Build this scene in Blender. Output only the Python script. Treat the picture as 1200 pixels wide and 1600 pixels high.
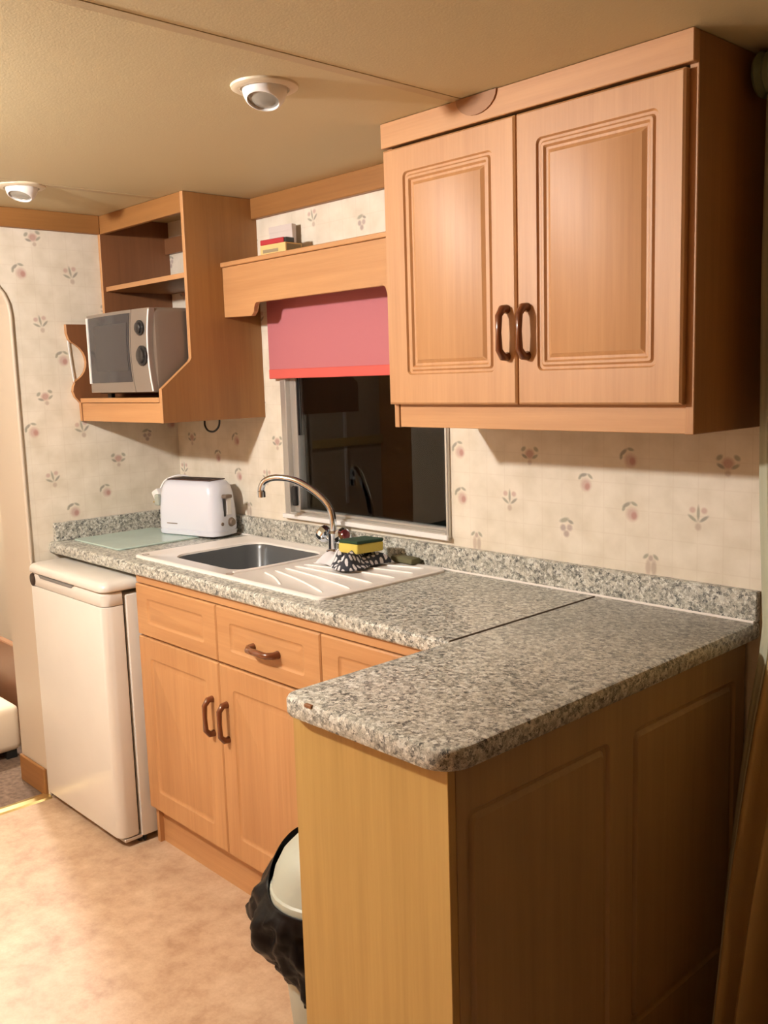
import bpy, bmesh, math, random
from mathutils import Vector, Matrix
random.seed(7)
S = bpy.context.scene
for o in list(bpy.data.objects): bpy.data.objects.remove(o)
COL = S.collection

# ------------------------------------------------------------------ camera
cam = bpy.data.cameras.new('camera'); camo = bpy.data.objects.new('camera', cam); COL.objects.link(camo)
cam.sensor_fit = 'VERTICAL'; cam.sensor_height = 36.0; cam.lens = 36.0*1481.3/1600; cam.clip_start = .02
yaw, pitch, roll = 0.8219, -0.1422, -0.0306
cy, sy = math.cos(yaw), math.sin(yaw)
fw = Vector((-sy*math.cos(pitch), cy*math.cos(pitch), math.sin(pitch)))
rt = Vector((cy, sy, 0)); up = rt.cross(fw)
c_, s_ = math.cos(roll), math.sin(roll)
r2 = c_*rt + s_*up; u2 = -s_*rt + c_*up
M = Matrix((r2, u2, -fw)).transposed().to_4x4(); M.translation = (3.1559, -1.8832, 1.4317)
camo.matrix_world = M
S.camera = camo
# ------------------------------------------------------------------ world / exposure
w = bpy.data.worlds.new('night'); S.world = w; w.use_nodes = True
w.node_tree.nodes['Background'].inputs[0].default_value = (.25, .3, .5, 1)
w.node_tree.nodes['Background'].inputs[1].default_value = .004
S.view_settings.view_transform = 'Standard'; S.view_settings.look = 'None'
S.view_settings.gamma = 1; S.view_settings.use_curve_mapping = False
S.view_settings.exposure = 0.0
LAMP_MAIN = 132.0      # watts of the room's ceiling lamp
LAMP_HALL = 118.0
LAMP_COL = (1.0, .955, .905)

# ------------------------------------------------------------------ materials
def newmat(name):
    m = bpy.data.materials.new(name); m.use_nodes = True
    nt = m.node_tree; b = nt.nodes['Principled BSDF']
    return m, nt, b
def plain(name, col, rough=.5, metal=0, spec=.5, bump=0, bscale=200, var=0, vscale=8, trans=0, coat=0):
    m, nt, b = newmat(name)
    b.inputs['Base Color'].default_value = (*col, 1); b.inputs['Roughness'].default_value = rough
    b.inputs['Metallic'].default_value = metal; b.inputs['Specular IOR Level'].default_value = spec
    b.inputs['Transmission Weight'].default_value = trans; b.inputs['Coat Weight'].default_value = coat
    tc = nt.nodes.new('ShaderNodeTexCoord')
    if var:
        n = nt.nodes.new('ShaderNodeTexNoise'); n.inputs['Scale'].default_value = vscale; n.inputs['Detail'].default_value = 4
        nt.links.new(tc.outputs['Object'], n.inputs['Vector'])
        r = nt.nodes.new('ShaderNodeValToRGB')
        r.color_ramp.elements[0].position = .3; r.color_ramp.elements[1].position = .7
        r.color_ramp.elements[0].color = (*[x*(1-var) for x in col], 1); r.color_ramp.elements[1].color = (*[min(1, x*(1+var)) for x in col], 1)
        nt.links.new(n.outputs['Fac'], r.inputs['Fac']); nt.links.new(r.outputs['Color'], b.inputs['Base Color'])
    if bump:
        n = nt.nodes.new('ShaderNodeTexNoise'); n.inputs['Scale'].default_value = bscale
        nt.links.new(tc.outputs['Object'], n.inputs['Vector'])
        bp = nt.nodes.new('ShaderNodeBump'); bp.inputs['Strength'].default_value = bump; bp.inputs['Distance'].default_value = .002
        nt.links.new(n.outputs['Fac'], bp.inputs['Height']); nt.links.new(bp.outputs['Normal'], b.inputs['Normal'])
    return m
def wood(name, axis, c0, c1, rough=.48):
    m, nt, b = newmat(name); b.inputs['Roughness'].default_value = rough
    tc = nt.nodes.new('ShaderNodeTexCoord'); mp = nt.nodes.new('ShaderNodeMapping')
    sc = [60, 60, 60]; sc['xyz'.index(axis)] = 2.2
    mp.inputs['Scale'].default_value = sc
    nt.links.new(tc.outputs['Object'], mp.inputs['Vector'])
    n = nt.nodes.new('ShaderNodeTexNoise'); n.inputs['Scale'].default_value = 1; n.inputs['Detail'].default_value = 5; n.inputs['Roughness'].default_value = .65
    nt.links.new(mp.outputs['Vector'], n.inputs['Vector'])
    mp2 = nt.nodes.new('ShaderNodeMapping'); sc2 = [9, 9, 9]; sc2['xyz'.index(axis)] = .8
    mp2.inputs['Scale'].default_value = sc2; nt.links.new(tc.outputs['Object'], mp2.inputs['Vector'])
    n2 = nt.nodes.new('ShaderNodeTexNoise'); n2.inputs['Scale'].default_value = 1; n2.inputs['Detail'].default_value = 2
    nt.links.new(mp2.outputs['Vector'], n2.inputs['Vector'])
    mx = nt.nodes.new('ShaderNodeMath'); mx.operation = 'MULTIPLY_ADD'; mx.inputs[1].default_value = .55
    nt.links.new(n.outputs['Fac'], mx.inputs[0])
    m3 = nt.nodes.new('ShaderNodeMath'); m3.operation = 'MULTIPLY'; m3.inputs[1].default_value = .45
    nt.links.new(n2.outputs['Fac'], m3.inputs[0]); nt.links.new(m3.outputs[0], mx.inputs[2])
    r = nt.nodes.new('ShaderNodeValToRGB')
    r.color_ramp.elements[0].position = .34; r.color_ramp.elements[1].position = .66
    r.color_ramp.elements[0].color = (*c0, 1); r.color_ramp.elements[1].color = (*c1, 1)
    nt.links.new(mx.outputs[0], r.inputs['Fac']); nt.links.new(r.outputs['Color'], b.inputs['Base Color'])
    return m
W0, W1 = (.42, .203, .080), (.545, .288, .122)
woodZ = wood('beech_upright', 'z', W0, W1); woodX = wood('beech_along', 'x', W0, W1); woodY = wood('beech_across', 'y', W0, W1)
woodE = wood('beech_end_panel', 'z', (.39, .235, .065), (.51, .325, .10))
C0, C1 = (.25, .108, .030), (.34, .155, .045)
carcShade = wood('carcass_shaded', 'z', (.17, .066, .026), (.23, .092, .036))  # darker copy of the carcass wood, shade painted into the left panel
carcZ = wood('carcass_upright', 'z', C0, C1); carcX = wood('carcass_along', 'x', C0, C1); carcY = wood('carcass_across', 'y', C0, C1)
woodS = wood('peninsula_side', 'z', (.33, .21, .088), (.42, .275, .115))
woodD = plain('door_groove_beech', (.5, .25, .1), .4)

def granite():
    m, nt, b = newmat('speckled_laminate'); b.inputs['Roughness'].default_value = .3
    tc = nt.nodes.new('ShaderNodeTexCoord')
    def layer(scale, cols):
        v = nt.nodes.new('ShaderNodeTexVoronoi'); v.inputs['Scale'].default_value = scale; v.inputs['Randomness'].default_value = 1
        nz = nt.nodes.new('ShaderNodeTexNoise'); nz.inputs['Scale'].default_value = scale*1.5; nz.inputs['Detail'].default_value = 1
        nt.links.new(tc.outputs['Object'], nz.inputs['Vector'])
        ad = nt.nodes.new('ShaderNodeVectorMath'); ad.operation = 'MULTIPLY_ADD'; ad.inputs[1].default_value = (.012,)*3
        nt.links.new(nz.outputs['Color'], ad.inputs[0]); nt.links.new(tc.outputs['Object'], ad.inputs[2])
        nt.links.new(ad.outputs[0], v.inputs['Vector'])
        sp = nt.nodes.new('ShaderNodeSeparateColor'); nt.links.new(v.outputs['Color'], sp.inputs[0])
        r = nt.nodes.new('ShaderNodeValToRGB'); r.color_ramp.interpolation = 'CONSTANT'
        e = r.color_ramp.elements
        e[0].position = 0; e[0].color = (*cols[0][1], 1); e[1].position = cols[1][0]; e[1].color = (*cols[1][1], 1)
        for p, c in cols[2:]:
            x = e.new(p); x.color = (*c, 1)
        nt.links.new(sp.outputs[0], r.inputs['Fac'])
        return r, sp
    a, sa = layer(145, [(0, (0.031, 0.037, 0.042)), (.15, (0.220, 0.216, 0.182)), (.36, (0.397, 0.387, 0.334)), (.58, (0.575, 0.550, 0.471)), (.80, (0.760, 0.766, 0.702))])
    c, sc = layer(260, [(0, (0.070, 0.075, 0.070)), (.25, (0.439, 0.422, 0.364)), (.5, (0.312, 0.304, 0.262)), (.72, (0.693, 0.686, 0.613))])
    mx = nt.nodes.new('ShaderNodeMix'); mx.data_type = 'RGBA'; mx.inputs['Factor'].default_value = .45
    nt.links.new(a.outputs['Color'], mx.inputs['A']); nt.links.new(c.outputs['Color'], mx.inputs['B'])
    nt.links.new(mx.outputs['Result'], b.inputs['Base Color'])
    return m
MG = granite()

def wallpaper(name, ax, motifs):
    """cream tile-look paper: faint 6 cm grid and printed fruit sprigs repeating every 52.5 cm; ax = horizontal axis of the wall"""
    m, nt, b = newmat(name); b.inputs['Roughness'].default_value = .6; b.inputs['Specular IOR Level'].default_value = .25
    N = nt.nodes.new; L = nt.links.new
    geo = N('ShaderNodeNewGeometry'); sp = N('ShaderNodeSeparateXYZ'); L(geo.outputs['Position'], sp.inputs[0])
    cb = N('ShaderNodeCombineXYZ'); L(sp.outputs[ax], cb.inputs[0]); L(sp.outputs['Z'], cb.inputs[1])
    # base mottling
    n = N('ShaderNodeTexNoise'); n.inputs['Scale'].default_value = 14; n.inputs['Detail'].default_value = 6; L(cb.outputs[0], n.inputs['Vector'])
    r = N('ShaderNodeValToRGB'); r.color_ramp.elements[0].position = .3; r.color_ramp.elements[1].position = .7
    r.color_ramp.elements[0].color = (.66, .59, .475, 1); r.color_ramp.elements[1].color = (.79, .72, .61, 1); L(n.outputs['Fac'], r.inputs['Fac'])
    col = r.outputs['Color']
    # grid lines
    br = N('ShaderNodeVectorMath'); br.operation = 'WRAP'; br.inputs[1].default_value = (.03, .03, 1); br.inputs[2].default_value = (-.03, -.03, 0)
    of = N('ShaderNodeVectorMath'); of.operation = 'ADD'; of.inputs[1].default_value = (.0, .0, 0); L(cb.outputs[0], of.inputs[0]); L(of.outputs[0], br.inputs[0])
    ab = N('ShaderNodeVectorMath'); ab.operation = 'ABSOLUTE'; L(br.outputs[0], ab.inputs[0])
    s2 = N('ShaderNodeSeparateXYZ'); L(ab.outputs[0], s2.inputs[0])
    mxm = N('ShaderNodeMath'); mxm.operation = 'MAXIMUM'; L(s2.outputs[0], mxm.inputs[0]); L(s2.outputs[1], mxm.inputs[1])
    mr = N('ShaderNodeMapRange'); mr.inputs['From Min'].default_value = .0278; mr.inputs['From Max'].default_value = .03
    mr.inputs['To Min'].default_value = 0; mr.inputs['To Max'].default_value = .20; L(mxm.outputs[0], mr.inputs['Value'])
    mx = N('ShaderNodeMix'); mx.data_type = 'RGBA'; L(mr.outputs[0], mx.inputs['Factor']); L(col, mx.inputs['A']); mx.inputs['B'].default_value = (.55, .45, .34, 1)
    col = mx.outputs['Result']
    pink, red, green, dk, pot = (.50, .31, .27), (.42, .20, .17), (.23, .23, .17), (.17, .165, .14), (.46, .35, .28)
    shapes = {
      'fruit': [(.003, -.006, .012, .012, 0, pink), (.006, -.008, .006, .007, 0, red), (-.006, .010, .009, .0035, .4, dk), (.008, .011, .007, .003, -.5, green), (-.012, .004, .005, .003, 1, green)],
      'plant': [(0, -.016, .0055, .006, 0, pot), (-.009, -.004, .009, .0028, -.6, green), (.009, -.004, .009, .0028, .6, dk), (-.009, .008, .0055, .005, 0, pink), (.009, .008, .0055, .005, 0, pink), (0, .004, .0028, .012, 0, green)],
      'grape': [(-.006, .0, .006, .006, 0, (.30, .22, .22)), (.006, .001, .006, .006, 0, (.36, .26, .25)), (0, -.009, .006, .006, 0, (.30, .21, .2)), (-.004, .012, .010, .004, .3, green), (.008, .010, .006, .003, -.4, dk)],
      'rose': [(0, -.002, .010, .009, 0, red), (-.013, .006, .006, .004, .6, green), (.013, .006, .006, .004, -.6, green), (-.011, -.006, .007, .003, -.5, dk), (.011, -.006, .007, .003, .5, green), (0, -.016, .005, .005, 0, pot)],
      'pot': [(-.004, -.006, .005, .013, 0, pot), (.005, -.006, .005, .013, 0, (.40, .31, .25)), (-.008, .010, .006, .003, .7, green), (.008, .010, .006, .003, -.7, green), (0, .008, .004, .005, 0, (.36, .25, .22))],
    }
    P = .525
    for (mu, mv, kind, sc, rot) in motifs:
        sc *= 1.45
        sb = N('ShaderNodeVectorMath'); sb.operation = 'SUBTRACT'; sb.inputs[1].default_value = (mu, mv, 0); L(cb.outputs[0], sb.inputs[0])
        wr = N('ShaderNodeVectorMath'); wr.operation = 'WRAP'; wr.inputs[1].default_value = (P/2, P/2, 1); wr.inputs[2].default_value = (-P/2, -P/2, -1); L(sb.outputs[0], wr.inputs[0])
        for (dx, dy, rx, ry, an, cc) in shapes[kind]:
            mp = N('ShaderNodeMapping'); mp.vector_type = 'TEXTURE'
            ca, sa = math.cos(rot), math.sin(rot)
            mp.inputs['Location'].default_value = ((dx*ca-dy*sa)*sc, (dx*sa+dy*ca)*sc, 0); mp.inputs['Rotation'].default_value = (0, 0, an+rot)
            mp.inputs['Scale'].default_value = (rx*sc, ry*sc, 1); L(wr.outputs[0], mp.inputs['Vector'])
            ln = N('ShaderNodeVectorMath'); ln.operation = 'LENGTH'; L(mp.outputs[0], ln.inputs[0])
            mr = N('ShaderNodeMapRange'); mr.inputs['From Min'].default_value = .55; mr.inputs['From Max'].default_value = 1.15
            mr.inputs['To Min'].default_value = .68; mr.inputs['To Max'].default_value = 0; L(ln.outputs['Value'], mr.inputs['Value'])
            mx = N('ShaderNodeMix'); mx.data_type = 'RGBA'; L(mr.outputs[0], mx.inputs['Factor']); L(col, mx.inputs['A']); mx.inputs['B'].default_value = (*cc, 1)
            col = mx.outputs['Result']
    L(col, b.inputs['Base Color'])
    return m
paperB = wallpaper('fruit_wallpaper_back', 'X', [(1.43, 1.231, 'fruit', 1, .3), (1.672, 1.231, 'rose', 1.05, 0), (1.838, 1.169, 'fruit', .95, -.2), (1.437, 1.108, 'fruit', 1, .1), (1.606, 1.111, 'plant', 1.05, 0), (1.783, 1.051, 'grape', 1.1, 0), (1.491, .991, 'pot', 1.1, 0), (1.598, 1.344, 'grape', 1, 0), (1.901, 1.392, 'plant', 1, .2)])
paperL = wallpaper('fruit_wallpaper_left', 'Y', [(-.505, 1.401, 'rose', 1.1, .2), (-.56, 1.287, 'fruit', 1.1, .3), (-.381, 1.811, 'plant', 1.15, .2), (-.434, 1.002, 'fruit', 1.1, 0), (-.5, 1.12, 'plant', 1.1, .2), (-.251, 1.17, 'rose', 1.1, 0), (-.31, 1.057, 'fruit', 1, .2), (-.13, 1.243, 'grape', 1, 0)])

def floor_mat():
    m, nt, b = newmat('mottled_vinyl'); b.inputs['Roughness'].default_value = .45
    N = nt.nodes.new; L = nt.links.new; tc = N('ShaderNodeTexCoord')
    n = N('ShaderNodeTexNoise'); n.inputs['Scale'].default_value = 13; n.inputs['Detail'].default_value = 10; n.inputs['Roughness'].default_value = .72; L(tc.outputs['Object'], n.inputs['Vector'])
    r = N('ShaderNodeValToRGB'); e = r.color_ramp.elements
    e[0].position = .28; e[0].color = (.38, .23, .14, 1); e[1].position = .72; e[1].color = (.66, .49, .34, 1)
    x = e.new(.5); x.color = (.53, .36, .235, 1)
    L(n.outputs['Fac'], r.inputs['Fac']); L(r.outputs['Color'], b.inputs['Base Color'])
    return m
floorM = floor_mat()
ceilM = plain('cream_ceiling', (.60, .52, .33), .6, bump=.15, bscale=260, spec=.25)
stripM = plain('ceiling_strip', (.50, .40, .24), .5)
carpetM = plain('brown_carpet', (.17, .115, .085), .95, bump=.9, bscale=420, var=.3, vscale=60, spec=.1)
jambM = plain('cream_jamb', (.60, .51, .40), .45)
whiteM = plain('white_plastic', (.80, .78, .76), .3)
toasterM = plain('cool_white_plastic', (.70, .72, .80), .25, coat=.2)
fridgeM = plain('aged_white_enamel', (.70, .655, .59), .28, var=.02)
sinkM = plain('white_sink', (.82, .77, .72), .22)
ridgeM = plain('white_ridge', (.9, .87, .83), .2)
bowlM = plain('grey_sink_bowl', (.09, .095, .10), .25)
chrome = plain('chrome', (.74, .80, .88), .08, metal=1)
alu = plain('aluminium', (.62, .60, .56), .35, metal=.7)
silverM = plain('silver_paint', (.30, .255, .215), .36, metal=.5)
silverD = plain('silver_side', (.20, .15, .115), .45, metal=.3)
dark = plain('dark_plastic', (.018, .017, .018), .3)
blackM = plain('black_gap', (.006, .006, .006), .6)
bagM = plain('black_polythene', (.004, .0035, .004), .28, bump=.4, bscale=60, spec=.16)
mwglass = plain('microwave_door_glass', (.045, .042, .045), .12)
mwmesh = plain('microwave_window', (.055, .05, .05), .35)
handleM = plain('brown_resin', (.15, .042, .014), .18, coat=.6)
redM = plain('red_cap', (.12, .012, .014), .25)
blindM = plain('pink_blind', (.47, .15, .17), .75, bump=.15, bscale=500)
hemM = plain('coral_hem', (.62, .105, .085), .75)
greenM = plain('scourer_green', (.02, .055, .026), .95, bump=.8, bscale=500)
yellowM = plain('sponge_yellow', (.62, .50, .10), .9, bump=.6, bscale=300)
binM = plain('grey_bin', (.40, .425, .36), .4)
brass = plain('brass', (.75, .58, .26), .28, metal=.9)
curtM = plain('gold_curtain', (.50, .36, .15), .7, bump=.2, bscale=300)
curtL = plain('curtain_lining', (.40, .40, .29), .8)
glassboard = plain('frosted_glass', (.46, .58, .52), .22, spec=.5, var=.05)
boxY = plain('yellow_card', (.72, .50, .20), .6)
boxS = plain('striker_side', (.30, .24, .14), .8)
boxR = plain('red_card', (.42, .02, .03), .5)
cardW = plain('white_card', (.62, .55, .52), .5)
lensM = plain('lens', (.30, .28, .24), .15)
finM = plain('green_grey_resin', (.16, .20, .11), .35)
creamF = plain('cream_fabric', (.78, .66, .52), .85)
brownW = plain('dark_wood', (.20, .085, .035), .4)
sealM = plain('sealant', (.85, .80, .75), .4)
slotM = plain('dark_brown_metal', (.07, .035, .03), .4)
scrubM = plain('dark_green_cloth', (.13, .12, .06), .9)
def pane_mat():
    m, nt, b = newmat('window_glass'); nt.nodes.remove(b)
    N = nt.nodes.new; L = nt.links.new
    g = N('ShaderNodeBsdfGlossy'); g.inputs['Roughness'].default_value = .0; g.inputs['Color'].default_value = (1, 1, 1, 1)
    t = N('ShaderNodeBsdfTransparent'); t.inputs['Color'].default_value = (.9, .92, .92, 1)
    f = N('ShaderNodeFresnel'); f.inputs['IOR'].default_value = 1.5; mx = N('ShaderNodeMixShader')
    L(f.outputs[0], mx.inputs[0]); L(t.outputs[0], mx.inputs[1]); L(g.outputs[0], mx.inputs[2]); L(mx.outputs[0], nt.nodes['Material Output'].inputs[0])
    return m
paneM = pane_mat()
def checked():
    m, nt, b = newmat('checked_cloth'); b.inputs['Roughness'].default_value = .9
    N = nt.nodes.new; L = nt.links.new; tc = N('ShaderNodeTexCoord')
    ck = N('ShaderNodeTexWave'); ck.inputs['Scale'].default_value = 20; ck.inputs['Distortion'].default_value = 3; ck.bands_direction = 'X'
    c2 = N('ShaderNodeTexWave'); c2.inputs['Scale'].default_value = 20; c2.inputs['Distortion'].default_value = 3; c2.bands_direction = 'Y'
    L(tc.outputs['Object'], ck.inputs['Vector']); L(tc.outputs['Object'], c2.inputs['Vector'])
    mu = N('ShaderNodeMath'); mu.operation = 'MULTIPLY'; L(ck.outputs['Fac'], mu.inputs[0]); L(c2.outputs['Fac'], mu.inputs[1])
    sx = N('ShaderNodeSeparateXYZ'); L(tc.outputs['Object'], sx.inputs[0])
    mr = N('ShaderNodeMapRange'); mr.inputs['From Min'].default_value = -.03; mr.inputs['From Max'].default_value = .01; mr.inputs['To Min'].default_value = .9; mr.inputs['To Max'].default_value = 0
    L(sx.outputs[0], mr.inputs['Value'])
    ad = N('ShaderNodeMath'); ad.operation = 'ADD'; ad.use_clamp = True; L(mu.outputs[0], ad.inputs[0]); L(mr.outputs[0], ad.inputs[1])
    r = N('ShaderNodeValToRGB'); r.color_ramp.elements[0].position = .22; r.color_ramp.elements[1].position = .38
    r.color_ramp.elements[0].color = (.035, .038, .05, 1); r.color_ramp.elements[1].color = (.68, .66, .68, 1)
    L(ad.outputs[0], r.inputs['Fac']); L(r.outputs['Color'], b.inputs['Base Color'])
    return m
clothM = checked()
def emit(name, col, s):
    m, nt, b = newmat(name)
    b.inputs['Base Color'].default_value = (.8, .8, .8, 1); b.inputs['Emission Color'].default_value = (*col, 1); b.inputs['Emission Strength'].default_value = s
    return m

# ------------------------------------------------------------------ mesh helpers (world coordinates)
WORLD = {}
def BM(): return bmesh.new()
def box(bm, x0, x1, y0, y1, z0, z1, bev=0, seg=1, T=None):
    vs = [bm.verts.new((x, y, z)) for x in (x0, x1) for y in (y0, y1) for z in (z0, z1)]
    F = [(0, 1, 3, 2), (4, 6, 7, 5), (0, 4, 5, 1), (2, 3, 7, 6), (0, 2, 6, 4), (1, 5, 7, 3)]
    fs = [bm.faces.new([vs[i] for i in f]) for f in F]
    if bev:
        es = list({e for f in fs for e in f.edges})
        r = bmesh.ops.bevel(bm, geom=es, offset=bev, segments=seg, affect='EDGES', profile=.5)
        vs = list({v for f in r['faces'] for v in f.verts} | {v for v in vs if v.is_valid})
    if T is not None:
        for v in {v for v in vs if v.is_valid}: v.co = T @ v.co
    return bm
def bridge(bm, A, B):
    n = len(A)
    for i in range(n): bm.faces.new((A[i], A[(i+1) % n], B[(i+1) % n], B[i]))
def loops(bm, Ls, cap0=True, cap1=True):
    R_ = [[bm.verts.new(p) for p in l] for l in Ls]
    for a, b in zip(R_, R_[1:]): bridge(bm, a, b)
    if cap0: bm.faces.new(list(reversed(R_[0])))
    if cap1: bm.faces.new(R_[-1])
    return bm
def rrect(u0, u1, v0, v1, r, n=4):
    if isinstance(r, (int, float)): r = [r]*4           # corners: (u0,v0) (u1,v0) (u1,v1) (u0,v1)
    pts = []
    for (cx, cy_, a0, q) in ((u0, v0, 180, 0), (u1, v0, 270, 1), (u1, v1, 0, 2), (u0, v1, 90, 3)):
        rr = max(r[q], 1e-4); ox = cx + (rr if q in (0, 3) else -rr); oy = cy_ + (rr if q in (0, 1) else -rr)
        for i in range(n+1):
            a = math.radians(a0 + 90*i/n); pts.append((ox + rr*math.cos(a), oy + rr*math.sin(a)))
    return pts
def prism(bm, pts, axis, a, b, bev=0, seg=1):
    """extrude a polygon (pairs in the two other axes, in xyz order) along axis from a to b"""
    def P(p, t):
        return {'x': (t, p[0], p[1]), 'y': (p[0], t, p[1]), 'z': (p[0], p[1], t)}[axis]
    A = [bm.verts.new(P(p, a)) for p in pts]; B = [bm.verts.new(P(p, b)) for p in pts]
    fs = [bm.faces.new(list(reversed(A))), bm.faces.new(B)]
    n = len(pts)
    for i in range(n): fs.append(bm.faces.new((A[i], A[(i+1) % n], B[(i+1) % n], B[i])))
    if bev:
        es = list(set(fs[0].edges) | set(fs[1].edges))
        bmesh.ops.bevel(bm, geom=es, offset=bev, segments=seg, affect='EDGES', profile=.5)
    return bm
def tube(bm, pts, rad, n=10, cap=True):
    pts = [Vector(p) for p in pts]
    if isinstance(rad, (int, float)): rad = [rad]*len(pts)
    rings = []; prev = None
    for i, p in enumerate(pts):
        t = (pts[min(i+1, len(pts)-1)] - pts[max(i-1, 0)]).normalized()
        if prev is None:
            a = t.orthogonal().normalized()
        else:
            a = (prev - t*prev.dot(t)).normalized()
        prev = a; b = t.cross(a)
        rings.append([bm.verts.new(p + rad[i]*(math.cos(2*math.pi*k/n)*a + math.sin(2*math.pi*k/n)*b)) for k in range(n)])
    for A, B in zip(rings, rings[1:]): bridge(bm, A, B)
    if cap:
        bm.faces.new(list(reversed(rings[0]))); bm.faces.new(rings[-1])
    return bm
def lathe(bm, prof, T=None, n=24):
    """prof: (r, z) list about z; T places it"""
    T = T or Matrix.Identity(4); rings = []
    for r, z in prof:
        if r < 1e-6: rings.append([bm.verts.new(T @ Vector((0, 0, z)))])
        else: rings.append([bm.verts.new(T @ Vector((r*math.cos(2*math.pi*k/n), r*math.sin(2*math.pi*k/n), z))) for k in range(n)])
    for A, B in zip(rings, rings[1:]):
        if len(A) == 1 and len(B) > 1:
            for k in range(n): bm.faces.new((A[0], B[(k+1) % n], B[k]))
        elif len(B) == 1 and len(A) > 1:
            for k in range(n): bm.faces.new((A[k], A[(k+1) % n], B[0]))
        elif len(A) > 1: bridge(bm, A, B)
    for R_, fl in ((rings[0], True), (rings[-1], False)):
        if len(R_) > 1: bm.faces.new(list(reversed(R_)) if fl else R_)
    return bm
def smooth_path(P, k=6):
    P = [Vector(p) for p in P]; out = []
    for i in range(len(P)-1):
        a, b, c, d = P[max(i-1, 0)], P[i], P[i+1], P[min(i+2, len(P)-1)]
        for j in range(k):
            t = j/k
            out.append(.5*((2*b) + (-a+c)*t + (2*a-5*b+4*c-d)*t*t + (-a+3*b-3*c+d)*t**3))
    return out + [P[-1]]
def routed(bm, u0, u1, v0, v1, d0, d1, fields, mapf, bev=.004, prof=None, fr=.012):
    """a board with its face at depth d1 (towards the viewer), back at d0, and routed panel fields [(u0,u1,v0,v1)] side by side"""
    prof = prof or [(0, 0), (.003, -.005), (.008, -.005), (.012, -.001), (.017, -.001), (.021, -.006), (.026, -.006), (.034, -.0005)]
    if len(fields) == 1: cuts = [u0, u1]
    else: cuts = [u0] + [(a[1]+b[0])/2 for a, b in zip(fields, fields[1:])] + [u1]
    for i, f in enumerate(fields):
        a, b = cuts[i], cuts[i+1]
        Ls = [[mapf(p[0], p[1], d0) for p in rrect(a, b, v0, v1, .0005)]]
        bl = bev if i == 0 else 0; br = bev if i == len(fields)-1 else 0
        Ls.append([mapf(p[0], p[1], d1-bev) for p in rrect(a, b, v0, v1, .0005)])
        Ls.append([mapf(p[0], p[1], d1) for p in rrect(a+bl, b-br, v0+bev, v1-bev, .0005)])
        for ins, dp in prof:
            Ls.append([mapf(p[0], p[1], d1+dp) for p in rrect(f[0]+ins, f[1]-ins, f[2]+ins, f[3]-ins, max(fr-ins*.5, .002))])
        loops(bm, Ls)
    return bm
def put(name, bm, mat, parent=None, smooth=None, label=None, kind=None, extra=(), edge=None):
    bmesh.ops.recalc_face_normals(bm, faces=bm.faces[:])
    me = bpy.data.meshes.new(name); bm.to_mesh(me); bm.free()
    xs = [v.co.copy() for v in me.vertices]
    lo = Vector([min(v[i] for v in xs) for i in range(3)]); hi = Vector([max(v[i] for v in xs) for i in range(3)])
    c = (lo+hi)/2
    if parent is None: c.z = lo.z
    me.transform(Matrix.Translation(-c))
    me.materials.append(mat)
    for e in extra: me.materials.append(e)
    if edge:
        me.materials.append(edge)
        for p in me.polygons:
            if p.normal.y < -.3: p.material_index = len(me.materials)-1
    if smooth:
        for p in me.polygons: p.use_smooth = True
        try: me.set_sharp_from_angle(angle=math.radians(smooth))
        except Exception: pass
    o = bpy.data.objects.new(name, me); COL.objects.link(o)
    WORLD[o.name] = c
    if parent: o.parent = parent; o.location = c - WORLD[parent.name]
    else: o.location = c
    if label: o['label'] = label
    if kind: o['kind'] = kind
    return o
def thing(name, loc, label, cat, group=None):
    o = bpy.data.objects.new(name, None); COL.objects.link(o); o.location = loc; WORLD[o.name] = Vector(loc)
    o.empty_display_size = .05
    o['label'] = label; o['category'] = cat
    if group: o['group'] = group
    return o
def tag(o, label, cat, group=None):
    o['label'] = label; o['category'] = cat
    if group: o['group'] = group
    return o
def bx(name, d, mat, parent=None, bev=0, seg=1, **k):
    return put(name, box(BM(), *d, bev, seg), mat, parent, **k)
def copy_tree(o, loc):
    c = o.copy(); COL.objects.link(c); c.location = loc; WORLD[c.name] = Vector(loc)
    for ch in list(o.children):
        d = ch.copy(); COL.objects.link(d); d.parent = c
        for g in list(ch.children):
            e = g.copy(); COL.objects.link(e); e.parent = d
    return c
FR = lambda u, v, d: (u, -d, v)          # boards facing the room (-y): d = distance in front of the back wall
RX = lambda u, v, d: (d, u, v)           # boards facing +x

# ------------------------------------------------------------------ room shell
XR, YF, H = 7.5, -3.05, 2.01
ST = 'structure'
bx('floor', (0, 2.9, YF, 0, -.03, 0), floorM, kind=ST)
bx('floor', (2.9, XR, YF, 0, -.03, 0), carpetM, kind=ST)
bx('floor', (-2.2, -.012, YF, 0, -.03, 0), carpetM, kind=ST)
# back wall with the window opening
WX0, WX1, WZ0, WZ1 = .665, 1.400, .985, 1.70
bm = BM()
box(bm, 0, WX0, 0, .06, 0, H); box(bm, WX1, XR, 0, .06, 0, H); box(bm, WX0, WX1, 0, .06, 0, WZ0); box(bm, WX0, WX1, 0, .06, WZ1, H)
put('wall_back', bm, paperB, kind=ST)
# left partition with a round-cornered opening
JY, AY1, AZ, AR = -.606, -1.42, 1.80, .13
PW = .215
bm = BM()
arch = [(YF, 0), (AY1, 0), (AY1, AZ-AR)] + [(AY1+AR-AR*math.cos(math.radians(a)), AZ-AR+AR*math.sin(math.radians(a))) for a in range(15, 91, 15)] \
     + [(JY-AR+AR*math.sin(math.radians(a)), AZ-AR+AR*math.cos(math.radians(a))) for a in range(0, 91, 15)] + [(JY, 0), (0, 0), (0, H), (YF, H)]
prism(bm, arch, 'x', -PW, 0)
wl = put('wall_left', bm, paperL, kind=ST, extra=(jambM,))
for p in wl.data.polygons:
    if abs(p.normal.x) < .5: p.material_index = 1
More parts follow.
